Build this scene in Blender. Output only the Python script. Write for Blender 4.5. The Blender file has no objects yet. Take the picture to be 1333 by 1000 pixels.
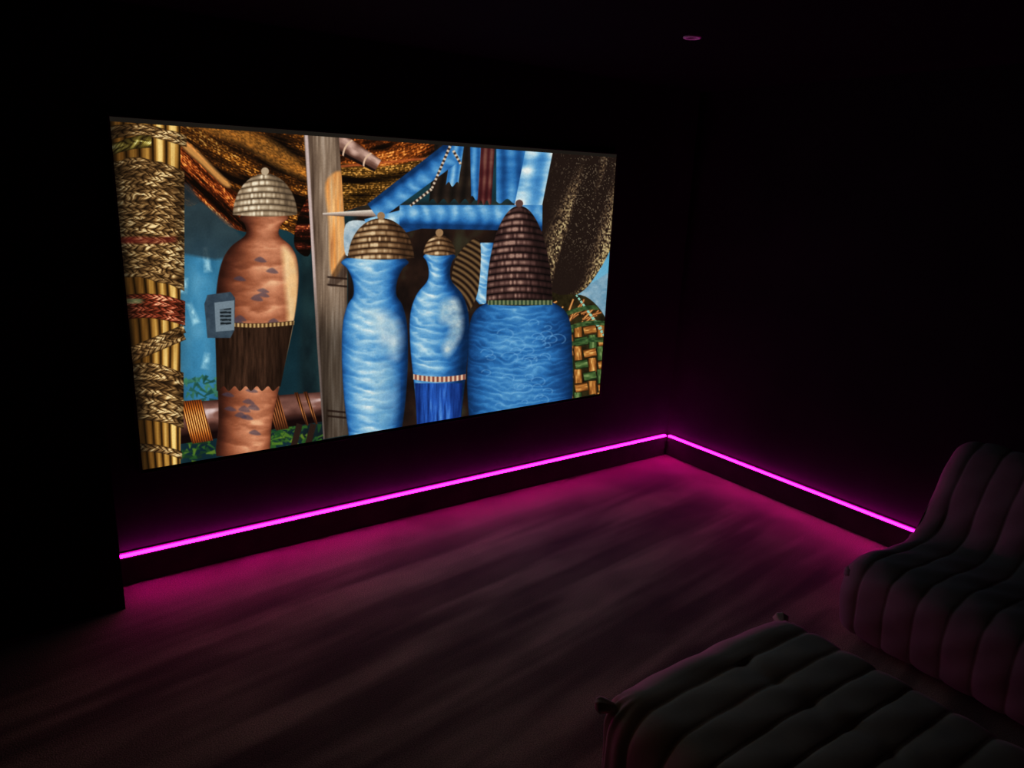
import bpy, bmesh, math, random
import numpy as np
from mathutils import Vector, Matrix, Euler

# ================================================================ camera, world, exposure
scene = bpy.context.scene
COL = scene.collection
cam_data = bpy.data.cameras.new('camera')
cam_data.sensor_fit = 'HORIZONTAL'; cam_data.sensor_width = 36.0
cam_data.lens = 975.185910 * 36.0 / 1333.0
cam_data.clip_start = .02
cam = bpy.data.objects.new('camera', cam_data); COL.objects.link(cam)
cam.matrix_world = Matrix([[0.8168038, 0.1176566, -0.5647906, -0.486852], [-0.5755636, 0.2331708, -0.7838099, -3.410691], [0.0394723, 0.9652918, 0.2581737, 1.801749], [0, 0, 0, 1]])
scene.camera = cam
world = bpy.data.worlds.new('dark_room'); scene.world = world; world.use_nodes = True
world.node_tree.nodes['Background'].inputs[0].default_value = (0, 0, 0, 1)
world.node_tree.nodes['Background'].inputs[1].default_value = 0
scene.view_settings.view_transform = 'Standard'; scene.view_settings.look = 'None'
scene.view_settings.exposure = 0.0; scene.view_settings.gamma = 1.0
scene.view_settings.use_curve_mapping = False
LED_POWER = 34.0                       # the magenta light strip
SCREEN_POWER = 1.0                     # the lit picture
CARPET = (.42, .39, .21)
CARPET_TURN = -8.0
random.seed(3)

# ================================================================ helpers
def link(o, parent=None):
    COL.objects.link(o)
    if parent is not None: o.parent = parent
    return o
def mesh_obj(name, verts, faces, mat, parent=None, smooth=False):
    me = bpy.data.meshes.new(name); me.from_pydata([tuple(v) for v in verts], [], faces)
    me.materials.append(mat)
    if smooth: me.polygons.foreach_set('use_smooth', [True] * len(me.polygons))
    me.validate(); me.update()
    return link(bpy.data.objects.new(name, me), parent)
def bm_obj(name, bm, mat, parent=None, smooth=False):
    me = bpy.data.meshes.new(name)
    bmesh.ops.recalc_face_normals(bm, faces=bm.faces)
    bm.to_mesh(me); bm.free(); me.materials.append(mat)
    if smooth: me.polygons.foreach_set('use_smooth', [True] * len(me.polygons))
    return link(bpy.data.objects.new(name, me), parent)
def add_box(bm, lo, hi, bevel=0.0, seg=2):
    r = bmesh.ops.create_cube(bm, size=1.0); vs = r['verts']
    for v in vs:
        v.co = Vector([(lo[i] + hi[i]) / 2 + v.co[i] * (hi[i] - lo[i]) for i in range(3)])
    if bevel > 0:
        es = list({e for v in vs for e in v.link_edges})
        bmesh.ops.bevel(bm, geom=es, offset=bevel, segments=seg, profile=.6, affect='EDGES')
def box_obj(name, lo, hi, mat, parent=None, bevel=0.0):
    bm = bmesh.new(); add_box(bm, lo, hi, bevel); return bm_obj(name, bm, mat, parent)
def thing(name, label, cat, loc=(0, 0, 0), group=None):
    o = bpy.data.objects.new(name, None); o.location = loc; o.empty_display_size = .1; link(o)
    o['label'] = label; o['category'] = cat
    if group: o['group'] = group
    return o
def struct(o): o['kind'] = 'structure'; return o
def put_under(o, root): o.parent = root; o.matrix_parent_inverse = Matrix.Translation(-root.location); return o

def material(name, base, rough=.8, spec=.3, noise=None, bump=None, metal=0., sheen=0.):
    m = bpy.data.materials.new(name); m.use_nodes = True; nt = m.node_tree; b = nt.nodes['Principled BSDF']
    b.inputs['Base Color'].default_value = (*base, 1); b.inputs['Roughness'].default_value = rough
    b.inputs['Specular IOR Level'].default_value = spec; b.inputs['Metallic'].default_value = metal
    if sheen: b.inputs['Sheen Weight'].default_value = sheen; b.inputs['Sheen Roughness'].default_value = .5
    tc = nt.nodes.new('ShaderNodeTexCoord')
    if noise:
        sc, lo, hi = noise
        n = nt.nodes.new('ShaderNodeTexNoise'); n.inputs['Scale'].default_value = sc; n.inputs['Detail'].default_value = 5
        nt.links.new(tc.outputs['Object'], n.inputs['Vector'])
        r = nt.nodes.new('ShaderNodeMapRange'); r.inputs['From Min'].default_value = .3; r.inputs['From Max'].default_value = .7
        r.inputs['To Min'].default_value = lo; r.inputs['To Max'].default_value = hi
        nt.links.new(n.outputs['Fac'], r.inputs['Value'])
        mx = nt.nodes.new('ShaderNodeVectorMath'); mx.operation = 'SCALE'; mx.inputs[0].default_value = base
        nt.links.new(r.outputs['Result'], mx.inputs['Scale']); nt.links.new(mx.outputs[0], b.inputs['Base Color'])
    if bump:
        sc, st, di = bump
        n = nt.nodes.new('ShaderNodeTexNoise'); n.inputs['Scale'].default_value = sc; n.inputs['Detail'].default_value = 3
        nt.links.new(tc.outputs['Object'], n.inputs['Vector'])
        bp = nt.nodes.new('ShaderNodeBump'); bp.inputs['Strength'].default_value = st; bp.inputs['Distance'].default_value = di
        nt.links.new(n.outputs['Fac'], bp.inputs['Height']); nt.links.new(bp.outputs['Normal'], b.inputs['Normal'])
    return m
def emitter(name, color, power):
    m = bpy.data.materials.new(name); m.use_nodes = True; nt = m.node_tree; nt.nodes.clear()
    e = nt.nodes.new('ShaderNodeEmission'); e.inputs[0].default_value = (*color, 1); e.inputs[1].default_value = power
    o = nt.nodes.new('ShaderNodeOutputMaterial'); nt.links.new(e.outputs[0], o.inputs[0]); return m

# ================================================================ materials
M_wall = material('matte_black_wall_paint', (.016, .0145, .0145), .9, .1, (3, .8, 1.2), (60, .15, .002))
M_ceil = material('matte_black_ceiling_paint', (.004, .004, .004), .95, .05, (3, .8, 1.2))
M_base = material('black_satin_trim_paint', (.05, .042, .042), .8, .1, (8, .8, 1.2))
M_velvet = material('black_screen_frame', (.03, .028, .026), .8, .2, (40, .8, 1.2))
M_bar = emitter('backlit_black_letterbox', (1.0, .80, .62), .0115)
M_alu = material('dark_anodised_channel', (.05, .045, .05), .45, .4, (30, .9, 1.1), metal=.6)
M_led = emitter('magenta_light_strip', (1.0, .0036, .55), LED_POWER)
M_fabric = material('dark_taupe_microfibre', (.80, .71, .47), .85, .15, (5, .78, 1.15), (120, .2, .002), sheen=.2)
M_settee = material('taupe_microfibre_shaded', (.40, .36, .27), .85, .15, (5, .78, 1.15), (120, .2, .002), sheen=.2)  # the ottoman's fabric again, darkened to paint in the settee's dimmer light
M_ring = material('pale_grey_metal_ring', (.80, .80, .76), .5, .5, (30, .95, 1.05))
M_lens = material('dark_lamp_glass', (.05, .045, .04), .25, .5, (20, .9, 1.1))

# carpet: short pile with faint nap stripes left by a vacuum cleaner
M_carpet = bpy.data.materials.new('cut_pile_carpet'); M_carpet.use_nodes = True
nt = M_carpet.node_tree; b = nt.nodes['Principled BSDF']
b.inputs['Roughness'].default_value = .95; b.inputs['Specular IOR Level'].default_value = .05
b.inputs['Sheen Weight'].default_value = .15
tc = nt.nodes.new('ShaderNodeTexCoord')
def noise(sc, det, vec=None, rough=.5):
    n = nt.nodes.new('ShaderNodeTexNoise'); n.inputs['Scale'].default_value = sc; n.inputs['Detail'].default_value = det
    n.inputs['Roughness'].default_value = rough; nt.links.new(vec or tc.outputs['Object'], n.inputs['Vector']); return n.outputs['Fac']
def mrange(x, a, c, lo, hi):
    r = nt.nodes.new('ShaderNodeMapRange'); r.interpolation_type = 'SMOOTHSTEP'
    for k, v_ in (('From Min', a), ('From Max', c), ('To Min', lo), ('To Max', hi)): r.inputs[k].default_value = v_
    nt.links.new(x, r.inputs['Value']); return r.outputs['Result']
def mul(a, c):
    m = nt.nodes.new('ShaderNodeMath'); m.operation = 'MULTIPLY'; nt.links.new(a, m.inputs[0]); nt.links.new(c, m.inputs[1]); return m.outputs[0]
mp = nt.nodes.new('ShaderNodeMapping'); mp.inputs['Rotation'].default_value = (0, 0, math.radians(CARPET_TURN)); mp.inputs['Scale'].default_value = (1, 1, 1)
nt.links.new(tc.outputs['Object'], mp.inputs['Vector'])
wv = nt.nodes.new('ShaderNodeTexWave'); wv.wave_type = 'BANDS'; wv.bands_direction = 'Y'; wv.wave_profile = 'SIN'
wv.inputs['Scale'].default_value = 1.15; wv.inputs['Distortion'].default_value = 5.0; wv.inputs['Detail'].default_value = 2; wv.inputs['Detail Scale'].default_value = 1.2
nt.links.new(mp.outputs[0], wv.inputs['Vector'])
mp2 = nt.nodes.new('ShaderNodeMapping'); mp2.inputs['Scale'].default_value = (.5, 5.5, 1)
nt.links.new(mp.outputs[0], mp2.inputs['Vector'])
stripe = mul(mrange(noise(1.0, 2, mp2.outputs[0]), .40, .60, .55, 1.25), mrange(wv.outputs['Fac'], .2, .8, .86, 1.1))
# light strip's washed-out glow painted in along the walls: lighter carpet, no stripes
sx = nt.nodes.new('ShaderNodeSeparateXYZ'); nt.links.new(tc.outputs['Object'], sx.inputs[0])
def math_(op, a, c):
    m_ = nt.nodes.new('ShaderNodeMath'); m_.operation = op
    for i_, q_ in enumerate((a, c)):
        if isinstance(q_, (int, float)): m_.inputs[i_].default_value = q_
        else: nt.links.new(q_, m_.inputs[i_])
    return m_.outputs[0]
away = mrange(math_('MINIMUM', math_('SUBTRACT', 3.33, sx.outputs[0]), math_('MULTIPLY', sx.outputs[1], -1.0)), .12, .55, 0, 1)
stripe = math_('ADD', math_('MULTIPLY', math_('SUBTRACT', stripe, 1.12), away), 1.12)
patch = mrange(noise(1.7, 4), .35, .65, .75, 1.15)
tuft = mrange(noise(230, 2), .3, .7, .62, 1.38)
val = mul(mul(stripe, patch), tuft)
sc_ = nt.nodes.new('ShaderNodeVectorMath'); sc_.operation = 'SCALE'; sc_.inputs[0].default_value = CARPET
nt.links.new(val, sc_.inputs['Scale']); nt.links.new(sc_.outputs[0], b.inputs['Base Color'])
bp = nt.nodes.new('ShaderNodeBump'); bp.inputs['Strength'].default_value = .5; bp.inputs['Distance'].default_value = .006
nt.links.new(noise(170, 3), bp.inputs['Height']); nt.links.new(bp.outputs['Normal'], b.inputs['Normal'])

# ================================================================ room shell
XC = 3.3287; ZC = 2.40; XL = -.134; YB = -5.2; XW = -2.6
struct(box_obj('floor', (XW - .1, YB - .1, -.1), (XC + .1, .1, 0), M_carpet))
struct(box_obj('ceiling', (XW - .1, YB - .1, ZC), (XC + .1, .1, ZC + .1), M_ceil))
struct(box_obj('wall_front', (XL, .02, 0), (XC + .1, .12, ZC), M_wall))
struct(box_obj('wall_front_pier', (XW, -.205, 0), (XL - .01, .12, ZC), M_wall))
struct(box_obj('wall_right', (XC + .02, YB, 0), (XC + .12, .02, ZC), M_wall))
struct(box_obj('wall_left', (XW - .1, YB, 0), (XW, .12, ZC), M_wall))
struct(box_obj('wall_back', (XW, YB - .1, 0), (XC + .1, YB, ZC), M_wall))
BH = .132                                                    # top of the baseboard
def baseboard(name, lo, hi):
    return struct(box_obj(name, lo, hi, M_base, bevel=.003))
baseboard('baseboard_front', (XL, -.004, 0), (XC, .02, BH))
baseboard('baseboard_right', (XC - .004, YB, 0), (XC + .02, -.004, BH))

# ================================================================ light strips standing on the baseboard
def strip(label, a, c, inward, mitre):
    """a -> c along the wall; inward = unit vector into the room"""
    a = Vector(a); c = Vector(c); n = Vector(inward); d = (c - a).normalized(); L = (c - a).length
    root = thing('light_strip', label, 'light strip', tuple(a), 'magenta light strips along the baseboards')
    def bar(name, off0, off1, z0, z1, mat, s0=0., s1=0., bevel=0.):
        bm = bmesh.new(); add_box(bm, (s0, off0, z0), (L - s1, off1, z1), bevel)
        bm.transform(Matrix((( d.x, n.x, 0, 0), (d.y, n.y, 0, 0), (0, 0, 1, 0), (0, 0, 0, 1))))
        o = bm_obj(name, bm, mat, root); return o
    bar('channel_back', -.018, -.013, 0, .019, M_alu)
    bar('channel_floor', -.0129, .003, 0, .002, M_alu)
    # half round silicone diffuser
    bm = bmesh.new(); prof = []
    for k in range(13):
        t = -math.pi * .5 + math.pi * k / 12
        prof.append((.0005 + .0042 * math.cos(t), .0072 + .0042 * math.sin(t)))
    prof = [(-.0125, .003)] + prof + [(-.0125, .0114)]
    for s in (.004, L - .004 - mitre * .0):
        for (o_, z_) in prof: bm.verts.new(d * s + n * o_ + Vector((0, 0, z_)))
    bm.verts.ensure_lookup_table(); k = len(prof)
    for i in range(k): bm.faces.new((bm.verts[i], bm.verts[(i + 1) % k], bm.verts[k + (i + 1) % k], bm.verts[k + i]))
    bm.faces.new(bm.verts[:k]); bm.faces.new(bm.verts[k:])
    bm_obj('diffuser', bm, M_led, root)
    bm = bmesh.new(); add_box(bm, (0, -.0128, .002), (.0035, .0052, .014))
    bm.transform(Matrix(((d.x, n.x, 0, 0), (d.y, n.y, 0, 0), (0, 0, 1, 0), (0, 0, 0, 1))))
    bm_obj('end_cap', bm, M_alu, root)
    return root
strip('glowing magenta light strip on the baseboard below the screen', (XL + .002, 0, BH), (XC - .008, 0, BH), (0, -1, 0), 1)
strip('glowing magenta light strip on the right wall baseboard, ending behind the settee', (XC, YB + .05, BH), (XC, -.010, BH), (-1, 0, 0), 1)

# ---------------------------------------------------------------- picture shown on the screen (generic still, painted in code)
PW, PH = 1200, 652
def paint_picture(draft):
    """draft(u, v) -> drafting coordinates of a point of the flat picture (u right, v down, 0..1)."""
    u, v = np.meshgrid((np.arange(PW) + .5) / PW, (np.arange(PH) + .5) / PH)
    FX, FY = draft(u, v)
    X, Y = FX, FY
    rng = np.random.RandomState(7)
    T = rng.rand(256, 256)
    def vn(x, y, s=0):
        xi = np.floor(x).astype(int); yi = np.floor(y).astype(int)
        fx = x - xi; fy = y - yi
        fx = fx * fx * (3 - 2 * fx); fy = fy * fy * (3 - 2 * fy)
        xi = xi + s * 37; yi = yi + s * 91
        g = lambda a, b: T[(a) & 255, (b) & 255]
        return ((g(xi, yi) * (1 - fx) + g(xi + 1, yi) * fx) * (1 - fy) + (g(xi, yi + 1) * (1 - fx) + g(xi + 1, yi + 1) * fx) * fy)
    def fn(sx, sy, s=0, x=None, y=None):
        x = X if x is None else x; y = Y if y is None else y
        return .55 * vn(x / sx, y / sy, s) + .3 * vn(2.1 * x / sx, 2.1 * y / sy, s + 1) + .15 * vn(4.3 * x / sx, 4.3 * y / sy, s + 2)
    ss = lambda a, b, t: (lambda q: q * q * (3 - 2 * q))(np.clip((t - a) / (b - a), 0, 1))
    FC = np.zeros((PH, PW, 3))
    C = FC
    def win(x0=None, y0=0, x1=0, y1=0):            # work inside a window of the picture only
        nonlocal X, Y, C
        if x0 is None:
            X, Y, C = FX, FY, FC; return
        m = (FX > x0 - 5) & (FX < x1 + 5) & (FY > y0 - 5) & (FY < y1 + 5)
        r = np.flatnonzero(m.any(1)); c = np.flatnonzero(m.any(0))
        s = (slice(r[0], r[-1] + 1), slice(c[0], c[-1] + 1))
        X, Y, C = FX[s], FY[s], FC[s]
    col = lambda *c: np.array(c, float) / 255
    mixc = lambda a, b, t: a + (b - a) * t[..., None]
    def put(m, c):
        C[...] = C * (1 - m[..., None]) + np.asarray(c) * m[..., None]
    def ramp(t, *stops):                       # stops: (position, (r, g, b))
        ps = [s[0] for s in stops]
        return np.stack([np.interp(t, ps, [s[1][k] / 255 for s in stops]) for k in range(3)], -1)
    def sdf(pts, smooth=5):
        P = np.array(pts, float)
        if smooth:
            n = len(P); out = []
            for i in range(n):
                a, b, c, d = P[i - 1], P[i], P[(i + 1) % n], P[(i + 2) % n]
                for k in range(smooth):
                    t = k / smooth
                    out.append(.5 * (2 * b + (c - a) * t + (2 * a - 5 * b + 4 * c - d) * t * t + (3 * b - a - 3 * c + d) * t ** 3))
            P = np.array(out)
        D = np.full(X.shape, -99.)
        m = (X > P[:, 0].min() - 4) & (X < P[:, 0].max() + 4) & (Y > P[:, 1].min() - 4) & (Y < P[:, 1].max() + 4)
        x, y = X[m], Y[m]
        d = np.full(x.shape, 1e9); ins = np.zeros(x.shape, bool)
        for i in range(len(P)):
            a, b = P[i], P[(i + 1) % len(P)]
            e = b - a; wx = x - a[0]; wy = y - a[1]
            t = np.clip((wx * e[0] + wy * e[1]) / max(e @ e, 1e-9), 0, 1)
            d = np.minimum(d, (wx - e[0] * t) ** 2 + (wy - e[1] * t) ** 2)
            c = (a[1] > y) != (b[1] > y)
            ins ^= c & (x < (b[0] - a[0]) * (y - a[1]) / (b[1] - a[1] + 1e-12) + a[0])
        D[m] = np.sqrt(d) * np.where(ins, 1, -1)
        return D
    M = lambda d, s=1.: np.clip(d / s + .5, 0, 1)
    def tube(p, q, r0, r1=None):               # distance field of a tapering bar, across (-1..1) and along (px)
        r1 = r0 if r1 is None else r1
        p = np.array(p, float); q = np.array(q, float); e = q - p; L = np.hypot(*e); e /= L
        a = (X - p[0]) * e[0] + (Y - p[1]) * e[1]; c = (X - p[0]) * -e[1] + (Y - p[1]) * e[0]
        r = r0 + (r1 - r0) * np.clip(a / L, 0, 1)
        return np.minimum(r - abs(c), np.minimum(a, L - a)), c / r, a
    def braid(along, across, w, warm, pitch=9.):   # plaited cord; across in -1..1
        k = abs(across)
        ph = along / pitch + k * .75 + 1.1 * vn(X / 16, Y / 7, 4) + np.where(across > 0, .5, 0)
        f = ph - np.floor(ph)
        len_ = np.sin(np.pi * f) ** .7 * (1 - .75 * k ** 3)
        fib = (.45 + .55 * vn(along / 1.3 + across * 5, across * 3 + along * .4, 5)) * (.5 + 1.15 * vn(X / 13, Y / 6, 6))
        return ramp(np.clip(len_ * fib, 0, 1), (0, (18, 10, 5)), (.45, warm[0]), (.8, warm[1]), (1, warm[2]))
    tan = ((96, 66, 34), (176, 138, 84), (232, 206, 150))
    red = ((110, 40, 22), (190, 96, 66), (236, 176, 130))
    # --- misty backdrop
    C[:] = ramp(fn(90, 60, 1), (0, (10, 24, 30)), (.5, (18, 42, 50)), (1, (30, 66, 74)))
    mist = ss(.0, 1, 1 - abs(X - 262) / 70.) * ss(285, 345, Y) * (1 - ss(540, 575, Y))
    C[...] = mixc(C, ramp(fn(34, 60, 3), (0, (26, 84, 120)), (.5, (62, 136, 176)), (1, (128, 190, 214))), mist * .95)
    for (x, y, l, t) in ((269, 338, 26, -2), (293, 352, 22, 3), (251, 408, 20, -6), (268, 470, 14, 2), (240, 372, 14, 2)):
        d, c, a = tube((x + t, y - l / 2 - 5), (x - t, y + l / 2 + 5), 5, 7)
        put(np.clip(d / 5, 0, 1) * .8 * fn(4, 7, 2) * 1.5, col(176, 222, 232))
    put(ss(700, 745, X) * ss(300, 340, Y), ramp((Y - 310) / 120, (0, (70, 150, 190)), (.6, (120, 180, 205)), (1, (70, 120, 140))))
    d = sdf([(733, 408), (765, 372), (800, 350), (800, 440), (733, 440)], 0)
    put(M(d, 2) * .9, ramp(fn(8, 8, 4), (0, (70, 120, 150)), (1, (170, 190, 200))))
    # dark hollows behind the middle
    put(ss(452, 470, X) * (1 - ss(704, 715, X)) * ss(255, 275, Y), ramp(fn(24, 30, 6), (0, (10, 8, 8)), (.6, (38, 24, 18)), (1, (58, 64, 44))))
    put(ss(382, 398, X) * (1 - ss(452, 455, X)) * ss(270, 300, Y), ramp(fn(20, 40, 8), (0, (12, 20, 24)), (1, (34, 60, 62))))
    # foliage
    win(225, 480, 430, 610)
    for i in range(150):
        if i < 50: cx, cy = 232 + rng.rand() * 60, 492 + rng.rand() * 34
        elif i < 80: cx, cy = 236 + rng.rand() * 40, 574 + rng.rand() * 30
        else: cx, cy = 345 + rng.rand() * 75, 556 + rng.rand() * 30
        an = rng.rand() * 3.1; l = 3 + rng.rand() * 6
        d, c, a = tube((cx - l * np.cos(an), cy - l * np.sin(an) * .6), (cx + l * np.cos(an), cy + l * np.sin(an) * .6), 1.2 + rng.rand() * 2, .6)
        g = rng.rand()
        put(M(d, 1.5) * .85, col(24 + 80 * g * g, 44 + 90 * g, 30 + 6 * g) if i > 49 else col(20 + 50 * g, 60 + 70 * g, 50 + 40 * g))
    # --- woven cloth swags
    win(225, 150, 600, 335)
    def swag(pts, f, lo, mid, hi, k=1., seed=11, dots=1.9):
        d = sdf(pts)
        cur = f(X, Y)
        fold = fn(70, 9, seed, X, cur)
        thread = .5 + .5 * np.sin(cur * dots + 2.5 * fn(10, 6, seed + 1)) 
        knot = vn(X / 2.0, cur / 1.5, seed + 2)
        t = np.clip((fold - .34) * 2.1, 0, 1) * k
        put(M(d), ramp(np.clip(t * (.30 + .5 * thread * knot + .85 * knot ** 3), 0, 1), (0, (14, 8, 5)), (.25, lo), (.55, mid), (1, hi)))
        return d
    swag([(232, 156), (330, 162), (398, 168), (399, 300), (372, 300), (330, 286), (300, 272), (268, 262), (238, 262)],
         lambda x, y: y - 160 - .42 * (x - 235) - 10 * np.sin((x - 235) / 60.), (66, 34, 12), (170, 96, 26), (255, 196, 96), 1.0)
    swag([(234, 180), (262, 204), (292, 238), (318, 262), (338, 300), (300, 296), (262, 262), (236, 236)],
         lambda x, y: y - .95 * (x - 235) - 178, (92, 34, 12), (196, 92, 34), (255, 186, 90), 1.15, 17)
    put(M(sdf([(240, 158), (262, 163), (300, 180), (352, 190), (398, 196), (398, 214), (340, 208), (296, 200), (262, 190), (240, 176)]), 8) * .35, col(20, 12, 8))
    put(M(sdf([(258, 160), (330, 172), (392, 212), (399, 232), (360, 216), (318, 190), (270, 172)]), 9) * (.35 + .6 * vn(X / 2.2, (Y - .45 * X) / 1.6, 23)) * .75, col(240, 150, 54))
    put(M(sdf([(238, 184), (250, 190), (282, 222), (300, 240), (292, 242), (262, 214), (238, 192)]), 4) * .8, col(236, 164, 84))
    # grey sky wedge under the swag
    put(M(sdf([(236, 236), (262, 262), (300, 292), (322, 330), (236, 330)], 2), 5) * .8, ramp(fn(30, 30, 9), (0, (30, 40, 46)), (1, (56, 72, 76))))
    swag([(438, 178), (500, 181), (590, 189), (582, 204), (566, 220), (540, 238), (505, 258), (470, 268), (440, 268)],
         lambda x, y: y - 178 + .0022 * (x - 500) ** 2 + .25 * (x - 440), (84, 36, 12), (176, 86, 26), (250, 170, 80), 1.15, 21, 1.5)
    swag([(440, 216), (480, 218), (530, 212), (572, 198), (560, 222), (532, 242), (500, 258), (462, 270), (440, 272)],
         lambda x, y: y - 216 + .004 * np.maximum(x - 470, 0) ** 1.7, (60, 38, 12), (128, 84, 30), (226, 164, 76), 1.25, 25, 2.2)
    swag([(398, 262), (404, 258), (404, 330), (384, 322), (386, 290)], lambda x, y: y, (60, 20, 12), (140, 56, 30), (220, 130, 70), 1.1, 27)
    put(M(tube((440, 217), (560, 206), 1.6)[0], 2) * .8, col(178, 84, 40))
    # cut log on the swag
    d, c, a = tube((438, 184), (492, 216), 13, 9)
    put(M(d), ramp(np.sqrt(np.clip(1 - (c + .3) ** 2, 0, 1)) * (.7 + .4 * vn(a / 9, c * 3, 30)), (0, (24, 14, 12)), (.6, (96, 62, 50)), (1, (206, 168, 150))))
    for q in (14, 44): put(M(1.2 - abs(a - q - 3 * c * c), 1) * M(d), col(216, 180, 150))
    # --- right hand net
    win(695, 190, 810, 395)
    d = sdf([(718, 196), (804, 204), (803, 300), (794, 326), (780, 352), (760, 378), (736, 388), (704, 386), (702, 330), (706, 262)])
    f = X + .30 * (Y - 200) + 8 * fn(40, 60, 33)
    band = ss(.40, .72, vn(f / 15, Y / 160, 34)) * ss(738, 770, f) + ss(806, 826, f) * .8
    spk = vn(X / 1.5, Y / 1.9, 35) ** 2
    warmth = ss(250, 360, Y) * ss(770, 800, X + .3 * (Y - 250))
    put(M(d), ramp(np.clip(.12 + band * spk * 1.3, 0, 1), (0, (16, 10, 8)), (.15, (36, 25, 20)), (.5, (104, 82, 58)), (1, (186, 166, 118))))
    put(M(d) * ss(380, 300, Y + (X - 740) * .2) * (vn(X / 1.4, Y / 1.6, 36) > .78) * .4 * ss(700, 760, X), col(160, 140, 110))
    put(M(d - 1) * ss(.45, .8, vn(X / 12, Y / 9, 37)) * .0 + M(3 - abs(d - 2), 3) * M(d) * np.clip(vn(X / 1.2, Y / 1.2, 38) * 2 - .9, 0, 1) * warmth * .8, col(214, 184, 104))
    # --- woven basket bottom right
    win(695, 380, 800, 535)
    d = sdf([(700, 388), (730, 384), (762, 386), (786, 410), (792, 440), (790, 530), (700, 530)])
    put(M(d), ramp(fn(8, 8, 40), (0, (18, 14, 8)), (1, (60, 50, 24))))
    for i in range(24):
        x = 712 + rng.rand() * 60; y = 392 + rng.rand() * 30; an = -.2 - rng.rand() * 1.1; l = 8 + rng.rand() * 12
        dd, c, a = tube((x, y + 6), (x + l * np.cos(an), y + 6 + l * np.sin(an)), 1.8, 1.4)
        g = rng.rand(); put(M(dd), ramp(1 - abs(c), (0, (90, 40, 16)), (1, (200 + 40 * g, 130 + 50 * g, 70 + 30 * g))))
    for i in range(7):
        y = 430 + i * 15; x0 = 722 + (i % 2) * 4
        for j in range(5):
            x = x0 + j * 15; g = (i + j) % 2
            w = ((34, 54, 26), (74, 102, 52), (128, 150, 92)) if (i * 3 + j) % 5 < 2 else ((98, 54, 20), (182, 116, 52), (238, 190, 110))
            p, q = ((x - 7, y + 1), (x + 9, y - 2)) if g else ((x, y - 9), (x + 1, y + 9))
            dd, c, a = tube(p, q, 5.5)
            put(M(dd) * M(d), ramp(np.sqrt(np.clip(1 - c * c, 0, 1)) * (.65 + .4 * vn(a / 5, c * 4, 41 + i)), (0, (16, 12, 8)), (.5, w[0]), (.8, w[1]), (1, w[2])))
    for q in range(4):
        dd, c, a = tube((750 + 3 * q, 384 + 4 * q), (783 + q, 428 + 3 * q), 1.1)
        put(M(dd) * (np.sin(a * 1.2) > -.5), col(136, 196, 176))
    for q in (404, 424, 446): 
        dd = 3 - abs(Y - q - .03 * (X - 750) ** 2 * .2 + .5 * (X - 750) * .6)
        put(M(dd) * M(d - 1) * ss(712, 722, X) * .9, ramp(vn(X / 4, Y / 2, 44), (0, (22, 44, 22)), (1, (74, 108, 58))))
    # --- horizontal rail bound with cord
    win(225, 500, 430, 600)
    d, c, a = tube((228, 552), (424, 529), 27, 19)
    put(M(d), ramp(np.clip(1 - (c + .35) ** 2, 0, 1) * (.75 + .3 * vn(a / 12, c * 4, 50)), (0, (18, 8, 8)), (.5, (62, 34, 28)), (.9, (130, 86, 74)), (1, (214, 190, 186))))
    for (a0, a1, w, br) in ((14, 42, ((140, 62, 18), (226, 130, 46), (255, 206, 120)), 1), (82, 96, tan, .7), (124, 142, ((90, 46, 22), (160, 92, 50), (220, 150, 90)), .8), (164, 168, ((90, 46, 22), (190, 120, 60), (220, 150, 90)), .8), (176, 180, ((90, 46, 22), (190, 120, 60), (220, 150, 90)), .8)):
        mm = M(np.minimum(a - a0 - 5 * c, a1 - a - 5 * c * 0 + 4 * c), 1) * M(d + 2)
        st = .5 + .5 * np.sin((a - 3 * c) * 2.1)
        put(mm, ramp(np.clip(st * (1 - .6 * c * c) * br + .1, 0, 1), (0, (34, 14, 8)), (.5, w[0]), (.8, w[1]), (1, w[2])))
    for x in (384, 402): 
        dd, c, a = tube((x + 6, 552), (x - 4, 590), 4); put(M(dd), col(40, 26, 20))
    # --- big mast
    win(390, 165, 460, 580)
    d = sdf([(395, 172), (441, 176), (446, 250), (452, 340), (452, 430), (454, 566), (421, 572), (412, 440), (404, 300)], 0)
    xc = 400 + (Y - 172) * .055; c = (X - xc) / 44
    wood = .30 + .30 * np.sin(np.clip(c, 0, 1) * 3.1) + .22 * vn(X / 1.7, Y / 30, 55) + .18 * fn(5, 60, 56)
    base = ramp(wood, (0, (22, 15, 12)), (.45, (74, 56, 44)), (.75, (134, 112, 92)), (1, (196, 176, 156)))
    base *= (1 - .45 * ss(380, 450, Y))[..., None]
    put(M(d), base)
    put(M(d) * M(2.2 - abs(X - xc + 1.5), 2) * (1 - .6 * ss(330, 420, Y)), col(196, 174, 168))
    lit = M(sdf([(424, 238), (446, 225), (448, 280), (450, 330), (438, 360), (430, 350), (428, 290)]), 4) * (.6 + .5 * vn(X / 1.8, Y / 40, 57))
    put(np.clip(lit, 0, 1) * M(d), ramp(fn(6, 40, 58), (0, (176, 92, 34)), (.5, (236, 160, 84)), (1, (255, 214, 150))))
    for y in (280, 362, 372, 536, 543): put(M(1.3 - abs(Y - y - .1 * (X - 440)), 1) * M(d) * ss(424, 428, X) * .8, col(28, 16, 12))
    put(M(sdf([(428, 366), (450, 330), (452, 356), (436, 372)]), 3) * .6, col(40, 26, 20))
    # --- pale slat crossing the mast
    win(415, 270, 505, 335)
    dd, c, a = tube((420, 279), (500, 277), 1.6, 5); put(M(dd), ramp(c * .5 + .5, (0, (236, 224, 208)), (1, (120, 96, 84))))
    put(M(sdf([(450, 292), (476, 288), (486, 300), (466, 322), (450, 332)])), ramp(fn(10, 10, 60), (0, (120, 150, 170)), (1, (226, 232, 228))))
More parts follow.
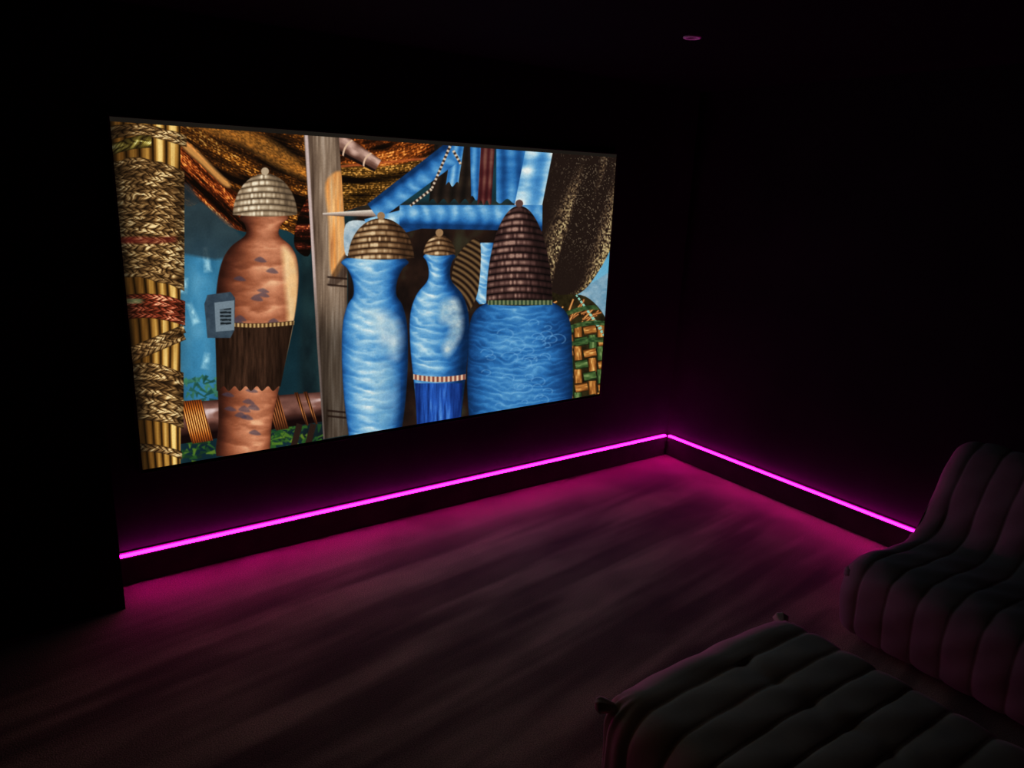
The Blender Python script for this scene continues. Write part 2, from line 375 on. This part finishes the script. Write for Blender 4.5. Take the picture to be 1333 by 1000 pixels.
    # --- blue cloths hung over a pole, and a row of lidded jars
    def glaze(sy, seed, wave=0.):
        w = fn(24, 9, seed)
        b = .5 + .5 * np.sin((Y + wave + 15 * fn(22, 15, seed + 3)) / sy * 6.283 + 5 * w)
        return .26 + .12 * b * b + .34 * w
    BL = ((0, (6, 18, 40)), (.25, (20, 62, 116)), (.45, (42, 108, 172)), (.65, (84, 150, 200)), (.85, (160, 202, 222)), (1, (228, 236, 232)))
    def lathe(cx, prof, seed, pal=BL, sy=9, lift=0., hi=(-.35, .5), tilt=0., smooth=3):
        """a turned pot: prof = ((y, half width), ...) about the vertical axis cx"""
        ys = [p[0] for p in prof]; ws = [p[1] for p in prof]
        win(cx - max(ws) - 4, min(ys) - 4, cx + max(ws) + 4, max(ys) + 4)
        hw = np.interp(Y, ys, ws); k = (X - cx - tilt * (Y - ys[0])) / np.maximum(hw, 1)
        d = np.minimum(hw - abs(X - cx - tilt * (Y - ys[0])), np.minimum(Y - ys[0], ys[-1] - Y))
        nz = np.sqrt(np.clip(1 - k * k, 0, 1))
        sh = .14 + .88 * np.clip(nz * .9 + k * hi[0] * 1.5, 0, 1.2) ** 1.5
        spec = np.exp(-((k - hi[1]) / .16) ** 2) * .0
        t = (glaze(sy, seed, 14 * k * k) + lift) * sh * 1.25 + spec
        put(M(d, 1.4), ramp(np.clip(t, 0, 1), *pal))
        return d, k
    def smoothprof(p, n=6):
        P = np.array(p, float); out = []
        for i in range(len(P) - 1):
            a = P[max(i - 1, 0)]; b = P[i]; c = P[i + 1]; d = P[min(i + 2, len(P) - 1)]
            for q in range(n):
                t = q / n
                out.append(.5 * (2 * b + (c - a) * t + (2 * a - 5 * b + 4 * c - d) * t * t + (3 * b - a - 3 * c + d) * t ** 3))
        out.append(P[-1]); return out
    # pleated hanging cloths
    def cloth(x0, x1, y0, y1, seed, lean, lift, pal=BL, pleat=11.):
        win(min(x0, x0 + lean * (y1 - y0)) - 4, y0 - 6, max(x1, x1 + lean * (y1 - y0)) + 4, y1 + 6)
        xs = X - lean * (Y - y0)
        fold = .5 + .5 * np.sin(xs / pleat * 6.283 + 2.5 * fn(30, 60, seed))
        hem = y1 + 3 * np.sin(xs / pleat * 6.283)
        d = np.minimum(np.minimum(xs - x0, x1 - xs), hem - Y)
        put(M(d), ramp(np.clip((.34 + lift + .3 * fold) * (.6 + .7 * fn(40, 14, seed + 1)), 0, 1), *pal))
    MAR = ((0, (12, 8, 10)), (.5, (70, 26, 28)), (1, (140, 96, 78)))
    DRK = ((0, (8, 8, 8)), (.5, (40, 30, 24)), (1, (84, 76, 50)))
    cloth(566, 640, 188, 262, 61, -.10, -.1, DRK, 14)
    cloth(588, 604, 190, 240, 63, -.15, .10)
    cloth(612, 626, 191, 258, 64, .02, .02)
    cloth(646, 684, 193, 262, 65, 0., .02, pleat=19)
    cloth(626, 644, 192, 264, 66, -.06, .1, MAR, 8)
    cloth(684, 720, 196, 276, 67, -.2, .26, pleat=30)
    # rolled cloths
    for (p, q, r0, r1, sd, up) in (((592, 196), (486, 276), 15, 13, 70, .02), ((478, 300), (545, 283), 15, 15, 71, .2), ((520, 282), (706, 284), 15, 17, 72, .08)):
        win(min(p[0], q[0]) - 18, min(p[1], q[1]) - 18, max(p[0], q[0]) + 18, max(p[1], q[1]) + 18)
        d, c, a = tube(p, q, r0, r1)
        st = .5 + .5 * np.sin(a / 6.5 * 2.2 + 1.4 * c * c + 4 * fn(20, 12, sd))
        put(M(d), ramp(np.clip((.30 + .16 * st + up + .2 * fn(18, 8, sd + 1)) * (.35 + .85 * np.clip(1 - (c + .45) ** 2 * .8, 0, 1)), 0, 1), *BL))
    for (p, q) in (((586, 190), (562, 246)), ((562, 246), (534, 268)), ((590, 196), (600, 214))):
        win(530, 186, 606, 270); dd, c, a = tube(p, q, 1.8, 1.5); put(M(dd), ramp(np.sin(a * 1.1) * .5 + .5, (0, (40, 22, 16)), (1, (226, 206, 180))))
    # coil of rope and dim blue pot behind
    lathe(636, smoothprof([(316, 10), (324, 18), (350, 21), (384, 19), (396, 12)]), 75, lift=.12)
    win(586, 310, 628, 412)
    put(M(sdf([(596, 332), (624, 312), (622, 380), (604, 408), (588, 372)])), ramp(.5 + .5 * np.sin(np.hypot(X - 560, Y - 420) * .9), (0, (26, 16, 12)), (1, (112, 84, 52))))
    # middle jar
    lathe(572, smoothprof([(330, 17), (334, 21), (340, 17), (352, 14), (366, 16), (384, 30), (410, 38), (450, 38), (500, 33), (548, 28), (556, 28)]), 78, lift=.10, sy=12)
    win(560, 384, 610, 470)
    put(M(sdf([(574, 392), (596, 388), (604, 420), (598, 446), (582, 466), (574, 452), (584, 428), (570, 418)]) - 2, 9) * .85 * (.6 + .6 * fn(8, 6, 88)), ramp(fn(10, 8, 73), (0, (120, 165, 190)), (1, (236, 238, 222))))
    win(535, 484, 612, 556)
    put(M(np.minimum(3.5 - abs(Y - 494 + .03 * (X - 572) ** 2 * .1), 34 - abs(X - 572)), 1), ramp(.5 + .5 * np.sin(X * 1.1), (0, (120, 60, 48)), (1, (232, 200, 168))))
    put(M(np.minimum(np.minimum(Y - 499, 556 - Y), 31 - abs(X - 571) - (Y - 499) * .05), 1), ramp(np.clip(fn(3, 30, 75) * (1.1 - ((X - 571) / 34) ** 2), 0, 1), (0, (8, 20, 70)), (.6, (36, 84, 176)), (1, (90, 150, 220))))
    def lid(cx, y0, y1, hw, seed, pal, coils):
        win(cx - hw - 4, y0 - 12, cx + hw + 4, y1 + 6)
        t = np.clip((Y - y0) / (y1 - y0), 0, 1); w = hw * np.sqrt(np.clip(1 - (1 - t) ** 2, 0, 1)) + .01; k = (X - cx) / w
        yy = (Y + 4 * k * k * -1 - y0) / (y1 - y0) * coils; f = yy - np.floor(yy)
        d = np.minimum(w - abs(X - cx), np.minimum(Y - y0, y1 - Y - 2.5 * k * k))
        sh = np.sin(np.pi * np.clip(f, 0, 1)) ** .6 * (.55 + .6 * vn(X / 2.6 + np.floor(yy) * 3.3, np.floor(yy) * 2.7, seed)) * (.45 + .6 * np.clip(1 - (k + .3) ** 2, 0, 1))
        put(M(d, 1.3), ramp(np.clip(sh, 0, 1), *pal))
        win(cx - 6, y0 - 10, cx + 6, y0 + 3); put(M(5 - np.hypot(X - cx, Y - y0 + 3)), np.array(pal[2][1]) / 255.)
    TN = ((0, (20, 12, 8)), (.45, (86, 58, 36)), (.75, (150, 116, 80)), (1, (218, 190, 148)))
    DK = ((0, (8, 6, 6)), (.45, (46, 28, 26)), (.75, (88, 60, 54)), (1, (160, 124, 108)))
    lid(572, 306, 333, 21, 84, TN, 4)
    # dark upright board and the pale jar with its coiled lid
    win(452, 320, 484, 408); put(M(np.minimum(np.minimum(X - 453, 482 - X), np.minimum(Y - 330, 406 - Y)), 1), ramp(fn(4, 40, 83), (0, (10, 8, 8)), (1, (44, 32, 26))))
    lathe(488, smoothprof([(336, 38), (342, 44), (350, 36), (366, 29), (384, 28), (398, 36), (424, 42), (470, 43), (520, 40), (560, 35), (572, 34)]), 86, lift=.20, sy=13, hi=(-.15, .5))
    win(440, 396, 536, 572)
    put(M(sdf([(474, 402), (500, 402), (520, 416), (526, 444), (518, 470), (500, 462), (486, 436), (480, 416)]) - 4, 16) * .8 * (.7 + .5 * fn(9, 7, 87)), ramp(fn(16, 12, 79), (0, (150, 190, 205)), (1, (240, 240, 228))))
    put(M(sdf([(490, 474), (512, 474), (518, 510), (512, 552), (494, 556), (486, 520)]), 11) * .4, ramp(fn(16, 20, 80), (0, (90, 150, 180)), (1, (206, 222, 220))))
    lid(496, 284, 338, 43, 85, TN, 7)
    # big marbled jar under a dark straw dome
    lathe(677, smoothprof([(384, 30), (392, 40), (404, 58), (424, 66), (460, 68), (500, 69), (552, 66)]), 90, lift=.02, sy=8, hi=(-.05, .5))
    win(606, 396, 748, 556)
    for k in range(34):                                     # swirls in the glaze
        cx = 626 + rng.rand() * 100; cy = 420 + rng.rand() * 110; r = 3 + rng.rand() * 8
        dd = .9 - abs(np.hypot((X - cx), (Y - cy) * 1.6) - r); put(M(dd, 1.5) * .4 * (np.arctan2(Y - cy, X - cx) < rng.rand() * 3), col(120, 176, 218))
    lid(676, 268, 398, 43, 91, DK, 15)
    win(632, 386, 722, 404); put(M(np.minimum(3 - abs(Y - 394), 42 - abs(X - 677))), ramp(.5 + .5 * np.sin(X * 1.2), (0, (40, 60, 40)), (1, (120, 130, 90))))
    # --- tall clay jar with a straw lid, left of the mast
    CL = ((0, (22, 10, 8)), (.25, (84, 40, 26)), (.5, (146, 80, 52)), (.75, (200, 128, 92)), (1, (246, 196, 150)))
    cl_prof = smoothprof([(276, 24), (284, 32), (292, 24), (306, 22), (322, 40), (344, 50), (380, 53), (430, 50), (490, 42), (550, 35), (594, 36)])
    lathe(344, smoothprof([(276, 24), (284, 32), (292, 24), (306, 22), (322, 40), (344, 50), (380, 53), (430, 50), (490, 42), (550, 35), (594, 36)]), 94, CL, 26, .12, (.22, .5), -.09)
    win(280, 300, 400, 600)
    put(M(sdf([(366, 320), (384, 332), (391, 370), (387, 430), (374, 490), (366, 520), (362, 470), (372, 420), (368, 360)]) - 2, 8) * .8 * M(np.interp(Y, [q[0] for q in cl_prof], [q[1] for q in cl_prof]) - abs(X - 344 + .09 * (Y - 276)), 2), ramp(fn(14, 20, 92), (0, (236, 166, 86)), (.5, (250, 206, 140)), (1, (255, 232, 180))))
    for k in range(30):                                     # slip splashes on the clay
        cy = 330 + rng.rand() * 250; cx = 300 + rng.rand() * 66 - (cy - 330) * .06
        dd = sdf([(cx - 8, cy), (cx, cy - 3 - rng.rand() * 3), (cx + 8, cy + 2), (cx + 1, cy + 3)], 3)
        put(M(dd, 2) * .6, col(60, 58, 78))
    kk = (X - (344 - .09 * (Y - 276)))
    put(M(np.minimum(np.minimum(Y - 418 - 3 * np.cos(kk / 30), 506 + 3 * np.sin(kk / 2.3) - Y), 51 - abs(kk) - (Y - 418) * .11), 1), ramp(np.clip(fn(3, 26, 95) * (1.15 - (kk / 55) ** 2), 0, 1), (0, (18, 10, 6)), (1, (72, 46, 32))))
    put(M(np.minimum(2.5 - abs(Y - 421 - 3 * np.cos(kk / 30)), 52 - abs(kk))), ramp(np.sin(X * 1.2) * .5 + .5, (0, (70, 44, 22)), (1, (206, 170, 110))))
    SW = ((0, (50, 38, 28)), (.45, (128, 106, 80)), (.75, (184, 162, 132)), (1, (238, 224, 196)))
    lid(345, 226, 282, 42, 97, SW, 7)
    # plain grey case on the ledge
    win(262, 378, 312, 446)
    put(M(sdf([(266, 396), (270, 384), (300, 380), (306, 388), (305, 430), (300, 440), (270, 440)], 1)), ramp(fn(10, 12, 98), (0, (30, 42, 54)), (1, (70, 86, 98))))
    put(M(sdf([(279, 394), (305, 391), (305, 430), (281, 432)], 0)), col(112, 128, 138))
    put(M(sdf([(286, 403), (301, 401), (301, 422), (287, 424)], 0)) * ((np.floor(Y / 2.4)) % 2 * .7 + .3), col(24, 30, 34))
    # --- bundled cane post with rope bindings, far left
    win(130, 150, 246, 615)
    xl = 140 + (Y - 156) * .098; xr = 235 - (Y - 156) * .001 * 0 + 0 * Y
    c = (X - xl) / (xr - xl)
    cane = c * 5.2 + .15 * np.sin(Y / 40.); f = cane - np.floor(cane)
    sh = np.sin(np.pi * f) ** .8 * (.62 + .3 * vn(X / 1.5, Y / 40, 110) + .28 * vn(cane.astype(int) * 3.1, Y / 90, 111)) * (.45 + .65 * ss(.1, .9, c))
    d = np.minimum(X - xl + 20, xr - X)
    put(M(d), ramp(np.clip(sh, 0, 1), (0, (14, 8, 3)), (.4, (92, 58, 20)), (.75, (182, 132, 56)), (1, (246, 210, 126))))
    def wrap(y0, y1, rows, warm, tilt=.12, bulge=3, pitch=9., wob=3.):
        yy = Y - tilt * (X - 190) * .4 - .0018 * (X - 190) ** 2 * 2 + wob * (fn(30, 14, int(y0)) - .5) * 2
        t = (yy - y0) / (y1 - y0) * rows
        mm = M(np.minimum(np.minimum(yy - y0, y1 - yy), np.minimum(X - xl + 20, xr + bulge - X)), 1)
        k = np.floor(t)
        fade = .55 + .5 * ss(0, .55, c) * (1 - .45 * ss(.85, 1.02, c))
        put(mm, braid(X + k * 4.7 + 3 * vn(X / 12, k * 5.3, 120), np.clip((t - k) * 2 - 1, -1, 1), 1, warm, pitch) * fade[..., None])
    wrap(162, 178, 2, tan, .2, 8, 12)
    wrap(176, 192, 1, ((96, 80, 30), (176, 158, 74), (240, 232, 160)), -.3, -38, 16)
    wrap(206, 362, 17, tan, .35, 5, 10, 5)
    put(M(4 - abs(Y - 311 - 3 * fn(20, 20, 121)), 3) * M(xr - X) * .5 * (1 - ss(225, 234, X)), col(120, 30, 26))
    wrap(382, 414, 4, red, .05, 6, 9, 1)
    put(M(3 - abs(Y - 392), 2) * (1 - ss(180, 190, X)) * .6, col(130, 150, 100))
    for s in (0, 9):
        dd, cc, a = tube((160, 462 + s), (240, 428 + s), 5.5); put(M(dd), braid(a, cc, 1, tan, 9.))
    wrap(474, 548, 7, tan, .1, 4, 11, 4)
    wrap(578, 588, 1, tan, .1, 2, 10, 1)
    put(M(X - xl + 30, 1) * ss(14, 2, X - xl) * .55, col(8, 5, 3))
    # slight photographic grain of the projected picture
    win()
    C[...] *= (.96 + .08 * vn(X / 1.2, Y / 1.2, 130))[..., None]
    return np.clip(FC, 0, 1)

# ================================================================ screen
SW = 2.66; Z0 = 0.529360; Z1 = 1.973852
root = thing('cinema_screen', 'large wall-mounted screen glowing with a bright picture in blues and browns', 'screen', (SW / 2, .02, Z0 - .02))
FT = Z1 + .024                                               # top of the frame
ft = .010
def sbox(name, lo, hi, mat, bevel=0.): return put_under(box_obj(name, lo, hi, mat, None, bevel), root)
sbox('frame_bar', (-ft, -.006, FT - .006), (SW + ft, .02, FT), M_velvet, .001)
sbox('frame_bar', (-ft, -.006, Z0 - .012 - .006), (SW + ft, .02, Z0 - .012), M_velvet, .001)
sbox('frame_bar', (-ft, -.006, Z0 - .012), (-.001, .02, FT - .006), M_velvet, .001)
sbox('frame_bar', (SW + .001, -.006, Z0 - .012), (SW + ft, .02, FT - .006), M_velvet, .001)
sbox('screen_panel', (-.001, .004, Z0 - .012), (SW + .001, .02, Z1), M_velvet)
sbox('letterbox_bar', (-.001, .001, Z1 + .0005), (SW + .001, .02, FT - .006), M_bar)
H8 = [1074.46152824, 66.4475977, 143.08185504, 153.57814766, 532.46934817, 157.90229472, 0.51735896, 0.12842512]                                                  # drafting frame of the picture: squares up the painted sheet
def draft(u, v):
    w = H8[6] * u + H8[7] * v + 1
    return (H8[0] * u + H8[1] * v + H8[2]) / w, (H8[3] * u + H8[4] * v + H8[5]) / w
pic = paint_picture(draft)
img = bpy.data.images.new('picture', PW, PH, alpha=False, float_buffer=False)
buf = np.ones((PH, PW, 4), np.float32); buf[..., :3] = pic[::-1]
img.pixels.foreach_set(buf.ravel()); img.update(); img.pack()
M_pic = bpy.data.materials.new('lit_picture'); M_pic.use_nodes = True; nt = M_pic.node_tree; nt.nodes.clear()
ti = nt.nodes.new('ShaderNodeTexImage'); ti.image = img; ti.extension = 'EXTEND'
em = nt.nodes.new('ShaderNodeEmission'); em.inputs[1].default_value = SCREEN_POWER
om = nt.nodes.new('ShaderNodeOutputMaterial')
nt.links.new(ti.outputs[0], em.inputs[0]); nt.links.new(em.outputs[0], om.inputs[0])
o = mesh_obj('picture', [(0, 0, Z0), (SW, 0, Z0), (SW, 0, Z1), (0, 0, Z1), (0, .0038, Z0), (SW, .0038, Z0), (SW, .0038, Z1), (0, .0038, Z1)],
             [(0, 1, 2, 3), (5, 4, 7, 6), (0, 4, 5, 1), (1, 5, 6, 2), (2, 6, 7, 3), (3, 7, 4, 0)], M_pic)
uv = o.data.uv_layers.new(name='uv')
for li, loop in enumerate(o.data.loops):
    co = o.data.vertices[loop.vertex_index].co; uv.data[li].uv = (co.x / SW, (co.z - Z0) / (Z1 - Z0))
o.data.materials.append(M_velvet)
for i, pl in enumerate(o.data.polygons): pl.material_index = 0 if i == 0 else 1
put_under(o, root)

# ================================================================ ceiling downlight
def downlight(x, y):
    root = thing('downlight', 'small round unlit downlight in the black ceiling', 'downlight', (x, y, ZC))
    def lathe(name, prof, mat):
        n = 36; vs = []; fs = []
        for (r, z) in prof:
            for k in range(n): vs.append((r * math.cos(2 * math.pi * k / n), r * math.sin(2 * math.pi * k / n), z))
        for i in range(len(prof) - 1):
            for k in range(n): fs.append((i * n + k, i * n + (k + 1) % n, (i + 1) * n + (k + 1) % n, (i + 1) * n + k))
        return mesh_obj(name, vs, fs, mat, root, True)
    lathe('trim_ring', [(.036, 0), (.036, -.003), (.034, -.006), (.025, -.006), (.023, -.003), (.022, -.0012), (.001, -.0012)][:6], M_ring)
    lathe('lens', [(.022, -.0014), (.016, -.002), (.001, -.0024)], M_lens)
downlight(1.97, -1.142)
# ================================================================ upholstery
def pillow(t, sharp=.45):
    """0 in a seam, 1 in the middle of a channel; t counted in channels"""
    f = t - math.floor(t)
    return abs(math.sin(math.pi * f)) ** sharp

def make_ottoman():
    x0, x1, y0, y1, H = .815, 1.72, -3.01, -2.045, .40
    cx, cy = (x0 + x1) / 2, (y0 + y1) / 2
    root = thing('quilted_ottoman', 'low grey-brown quilted footstool standing alone in front of the settee', 'footstool', (cx, cy, 0))
    hx, hy = (x1 - x0) / 2, (y1 - y0) / 2; R_ = .115; n = 64
    sp = (2 * hy - .10 - .165) / 6
    bm = bmesh.new(); idx = {}
    def key(p): return (round(p[0], 5), round(p[1], 5), round(p[2], 5))
    def shape(px, py, pz):
        # unit cube point -> rounded box
        P = Vector((px * hx, py * hy, H / 2 + pz * H / 2))
        Rb = R_ if pz > 0 else .05
        core = Vector((max(-hx + R_, min(hx - R_, P.x)), max(-hy + R_, min(hy - R_, P.y)), max(Rb, min(H - R_, P.z))))
        v = P - core
        if v.length > 1e-6:
            nrm = v.normalized(); q = core + nrm * (R_ if pz > -.3 else (Rb + (R_ - Rb) * (pz + 1) / .7))
        else: nrm = Vector((0, 0, 1)); q = P
        # plump, slightly crowned top and waisted foot
        crown = (1 - (P.x / hx) ** 2) * (1 - (P.y / hy) ** 2)
        top = max(0, nrm.z)
        q.z += .018 * crown * top
        if q.z < .12: q.x -= (q.x) * .10 * (1 - q.z / .12); q.y -= q.y * .10 * (1 - q.z / .12)
        side = abs(nrm.x)
        # channels run across (along x) over the top and down both x sides
        t = (q.y + hy - .10) / sp
        nch = 6
        w = max(0, min(1, (top + side) * 1.4))
        if 0 <= t <= nch:
            dep = .014 * (pillow(t, .3) - 1) * w
        else:
            e = min(1, (-t if t < 0 else t - nch) * 1.1)
            dep = -.014 * w * (1 - e) ** 4
        # gathered middle line with tucks
        mid = math.exp(-((q.x - .045 - .012 * math.sin(t * 3.1)) / .030) ** 2) * top
        if -0.05 <= t <= nch + .05: dep -= .014 * mid * (1 - .55 * pillow(t, .8))
        # end panels swell between the corner gathers
        ends = abs(nrm.y) * (1 - (P.x / hx) ** 2)
        dep += .012 * ends
        # creased drapes near corners
        cr = max(0, abs(P.x) / hx - .72) / .28 * max(0, abs(P.y) / hy - .72) / .28
        dep -= .028 * cr * (.6 + .4 * math.sin(math.atan2(abs(q.y) - hy + .12, abs(q.x) - hx + .12) * 14))
        dep += .003 * math.sin(q.x * 31 + q.y * 17) * math.sin(q.y * 23 - q.x * 9 + q.z * 20)
        q += nrm * dep
        q.z = max(q.z, .002)
        return q
    def vert(p):
        k = key(p)
        if k not in idx: idx[k] = bm.verts.new(shape(*p))
        return idx[k]
    # warp the parameter so that the rounded edges get enough rows
    g = [math.sin((i / n * 2 - 1) * math.pi / 2 * .86) / math.sin(math.pi / 2 * .86) for i in range(n + 1)]
    gy = [i / 150 * 2 - 1 for i in range(151)]
    def face(fun, A, B_):
        for i in range(len(A) - 1):
            for j in range(len(B_) - 1):
                try: bm.faces.new([vert(fun(A[i], B_[j])), vert(fun(A[i + 1], B_[j])), vert(fun(A[i + 1], B_[j + 1])), vert(fun(A[i], B_[j + 1]))])
                except ValueError: pass
    face(lambda a, c: (a, c, 1), g, gy); face(lambda a, c: (a, c, -1), g, gy)
    face(lambda a, c: (1, a, c), gy, g); face(lambda a, c: (-1, a, c), gy, g)
    face(lambda a, c: (a, 1, c), g, g); face(lambda a, c: (a, -1, c), g, g)
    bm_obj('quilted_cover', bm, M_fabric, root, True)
    # pinched corner gathers of the cover
    for (sx, sy) in ((-1, 1), (1, 1), (-1, -1), (1, -1)):
        gather(root, (sx * (hx - .052), sy * (hy - .052), H - .052), math.atan2(sy, sx), .050)
    # seam cord down each corner
    return root
def gather(root, loc, ang, size, mat=None):
    """small fan-shaped knot of pleated cover, its stalk in the corner"""
    bm = bmesh.new(); rings = 9; n = 28; prev = None
    for i in range(rings):
        s = i / (rings - 1)
        w = size * (.30 + .55 * math.sin(math.pi * min(1, s * 1.05) * .62) ** 1.2) * (1 if s < .8 else 1 - (s - .8) * 2.6)
        h = size * (.26 + .22 * s) * (1 if s < .8 else 1 - (s - .8) * 2.6)
        row = []
        for k in range(n):
            a = 2 * math.pi * k / n; f = 1 + .13 * s * math.cos(a * 7)
            row.append(bm.verts.new((s * size * 1.25 - .01, w * math.cos(a) * f * .62, h * math.sin(a) * f + s * size * .12)))
        if prev:
            for k in range(n): bm.faces.new((prev[k], prev[(k + 1) % n], row[(k + 1) % n], row[k]))
        else: bm.faces.new(row)
        prev = row
    bm.faces.new(prev[::-1])
    bm.transform(Matrix.Translation(loc) @ Matrix.Rotation(ang, 4, 'Z'))
    return bm_obj('corner_gather', bm, mat or M_fabric, root, True)
make_ottoman()

def make_settee():
    # side profile (x = depth from the seat front, z = height), all soft curves
    ctrl = [(.10, .004), (.035, .05), (.008, .14), (.0, .24), (.022, .325), (.085, .368), (.18, .372), (.30, .360), (.42, .350), (.52, .355),
            (.585, .405), (.63, .485), (.675, .575), (.73, .66), (.795, .725), (.865, .745), (.93, .715), (.965, .63), (.975, .50),
            (.955, .36), (.935, .20), (.935, .06), (.90, .004)]
    P = [Vector((a * 1.045, 0, c)) for a, c in ctrl]; path = []
    for i in range(len(P) - 1):
        a, b_, c, d = P[max(i - 1, 0)], P[i], P[i + 1], P[min(i + 2, len(P) - 1)]
        for k in range(5):
            t = k / 5
            path.append(.5 * (2 * b_ + (c - a) * t + (2 * a - 5 * b_ + 4 * c - d) * t * t + (3 * b_ - a - 3 * c + d) * t ** 3))
    path.append(P[-1]); m = len(path)
    nr = []
    for i in range(m):
        t = (path[min(i + 1, m - 1)] - path[max(i - 1, 0)]).normalized(); nr.append(Vector((-t.z, 0, t.x)))
    cen = Vector((.5, 0, .22))
    X0, YF, YN = 2.275, -1.93, -3.62                          # seat front, far end, near end
    root = thing('quilted_settee', 'low taupe quilted settee with a high curved back against the right wall', 'sofa', (X0, (YF + YN) / 2, 0))
    L = YF - YN; half = L / 2; ny = 340; vs = []; fs = []; sp = .117; rr = .10; nch = round((L - .2) / sp); sp = (L - .2) / nch
    def row(y, inset, extra=0.):
        out = []
        for i in range(m):
            p = path[i].copy(); nn = nr[i]
            q = p - nn * inset
            if extra: q = q.lerp(cen, extra)
            z = max(.003, q.z)
            out.append(Vector((q.x, y, z)))
        return out
    rows = []
    for s in (1, .86, .70, .52, .34, .18, .07): rows.append(row(-half + .012 * 0 + .02 * s, .075, s))      # near end cap
    caps = len(rows)
    for j in range(ny + 1):
        y = -half + L * j / ny; e = min(y + half, half - y)
        ins = rr * (1 - math.sqrt(max(0, 1 - (1 - min(e / rr, 1)) ** 2))) * .75
        r_ = row(y, ins)
        t = (y + half - .1) / sp
        if 0 <= t <= nch:
            dp = .012 * (1 - pillow(t, .3))
            for i in range(m):
                gth = math.exp(-((i / 5 - 10.2) / .9) ** 2) * .018 + math.exp(-((i / 5 - 4.8) / .5) ** 2) * .008 + math.exp(-((i / 5 - 14.5) / .5) ** 2) * .008
                r_[i] -= nr[i] * (dp + gth * (1 - .5 * pillow(t, .8)))
                r_[i].z = max(.003, r_[i].z)
        else:
            e = min(1, (-t if t < 0 else t - nch) * 1.3)
            for i in range(m): r_[i] -= nr[i] * .012 * (1 - e) ** 4; r_[i].z = max(.003, r_[i].z)
        for i in range(m):
            r_[i] += nr[i] * .005 * math.sin(i * .55 + y * 9) * math.sin(y * 21 + i * .2) * (1 if 3 < i < m - 4 else 0)
        rows.append(r_)
    for s in (.07, .18, .34, .52, .70, .86, 1): rows.append(row(half - .02 * s, .075, s))
    for r_ in rows: vs += r_
    for j in range(len(rows) - 1):
        for i in range(m):
            i2 = (i + 1) % m
            fs.append((j * m + i, j * m + i2, (j + 1) * m + i2, (j + 1) * m + i))
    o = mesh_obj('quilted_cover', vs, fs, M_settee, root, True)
    bmx = bmesh.new(); bmx.from_mesh(o.data); bmesh.ops.recalc_face_normals(bmx, faces=bmx.faces); bmx.to_mesh(o.data); bmx.free()
    for ys in (1, -1):                                        # gathered ends of seat front and of the back roll
        a = ys * math.pi / 2
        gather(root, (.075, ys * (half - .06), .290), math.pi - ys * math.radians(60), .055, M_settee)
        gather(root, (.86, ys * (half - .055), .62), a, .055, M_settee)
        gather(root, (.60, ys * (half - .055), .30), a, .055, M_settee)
    return root
make_settee()
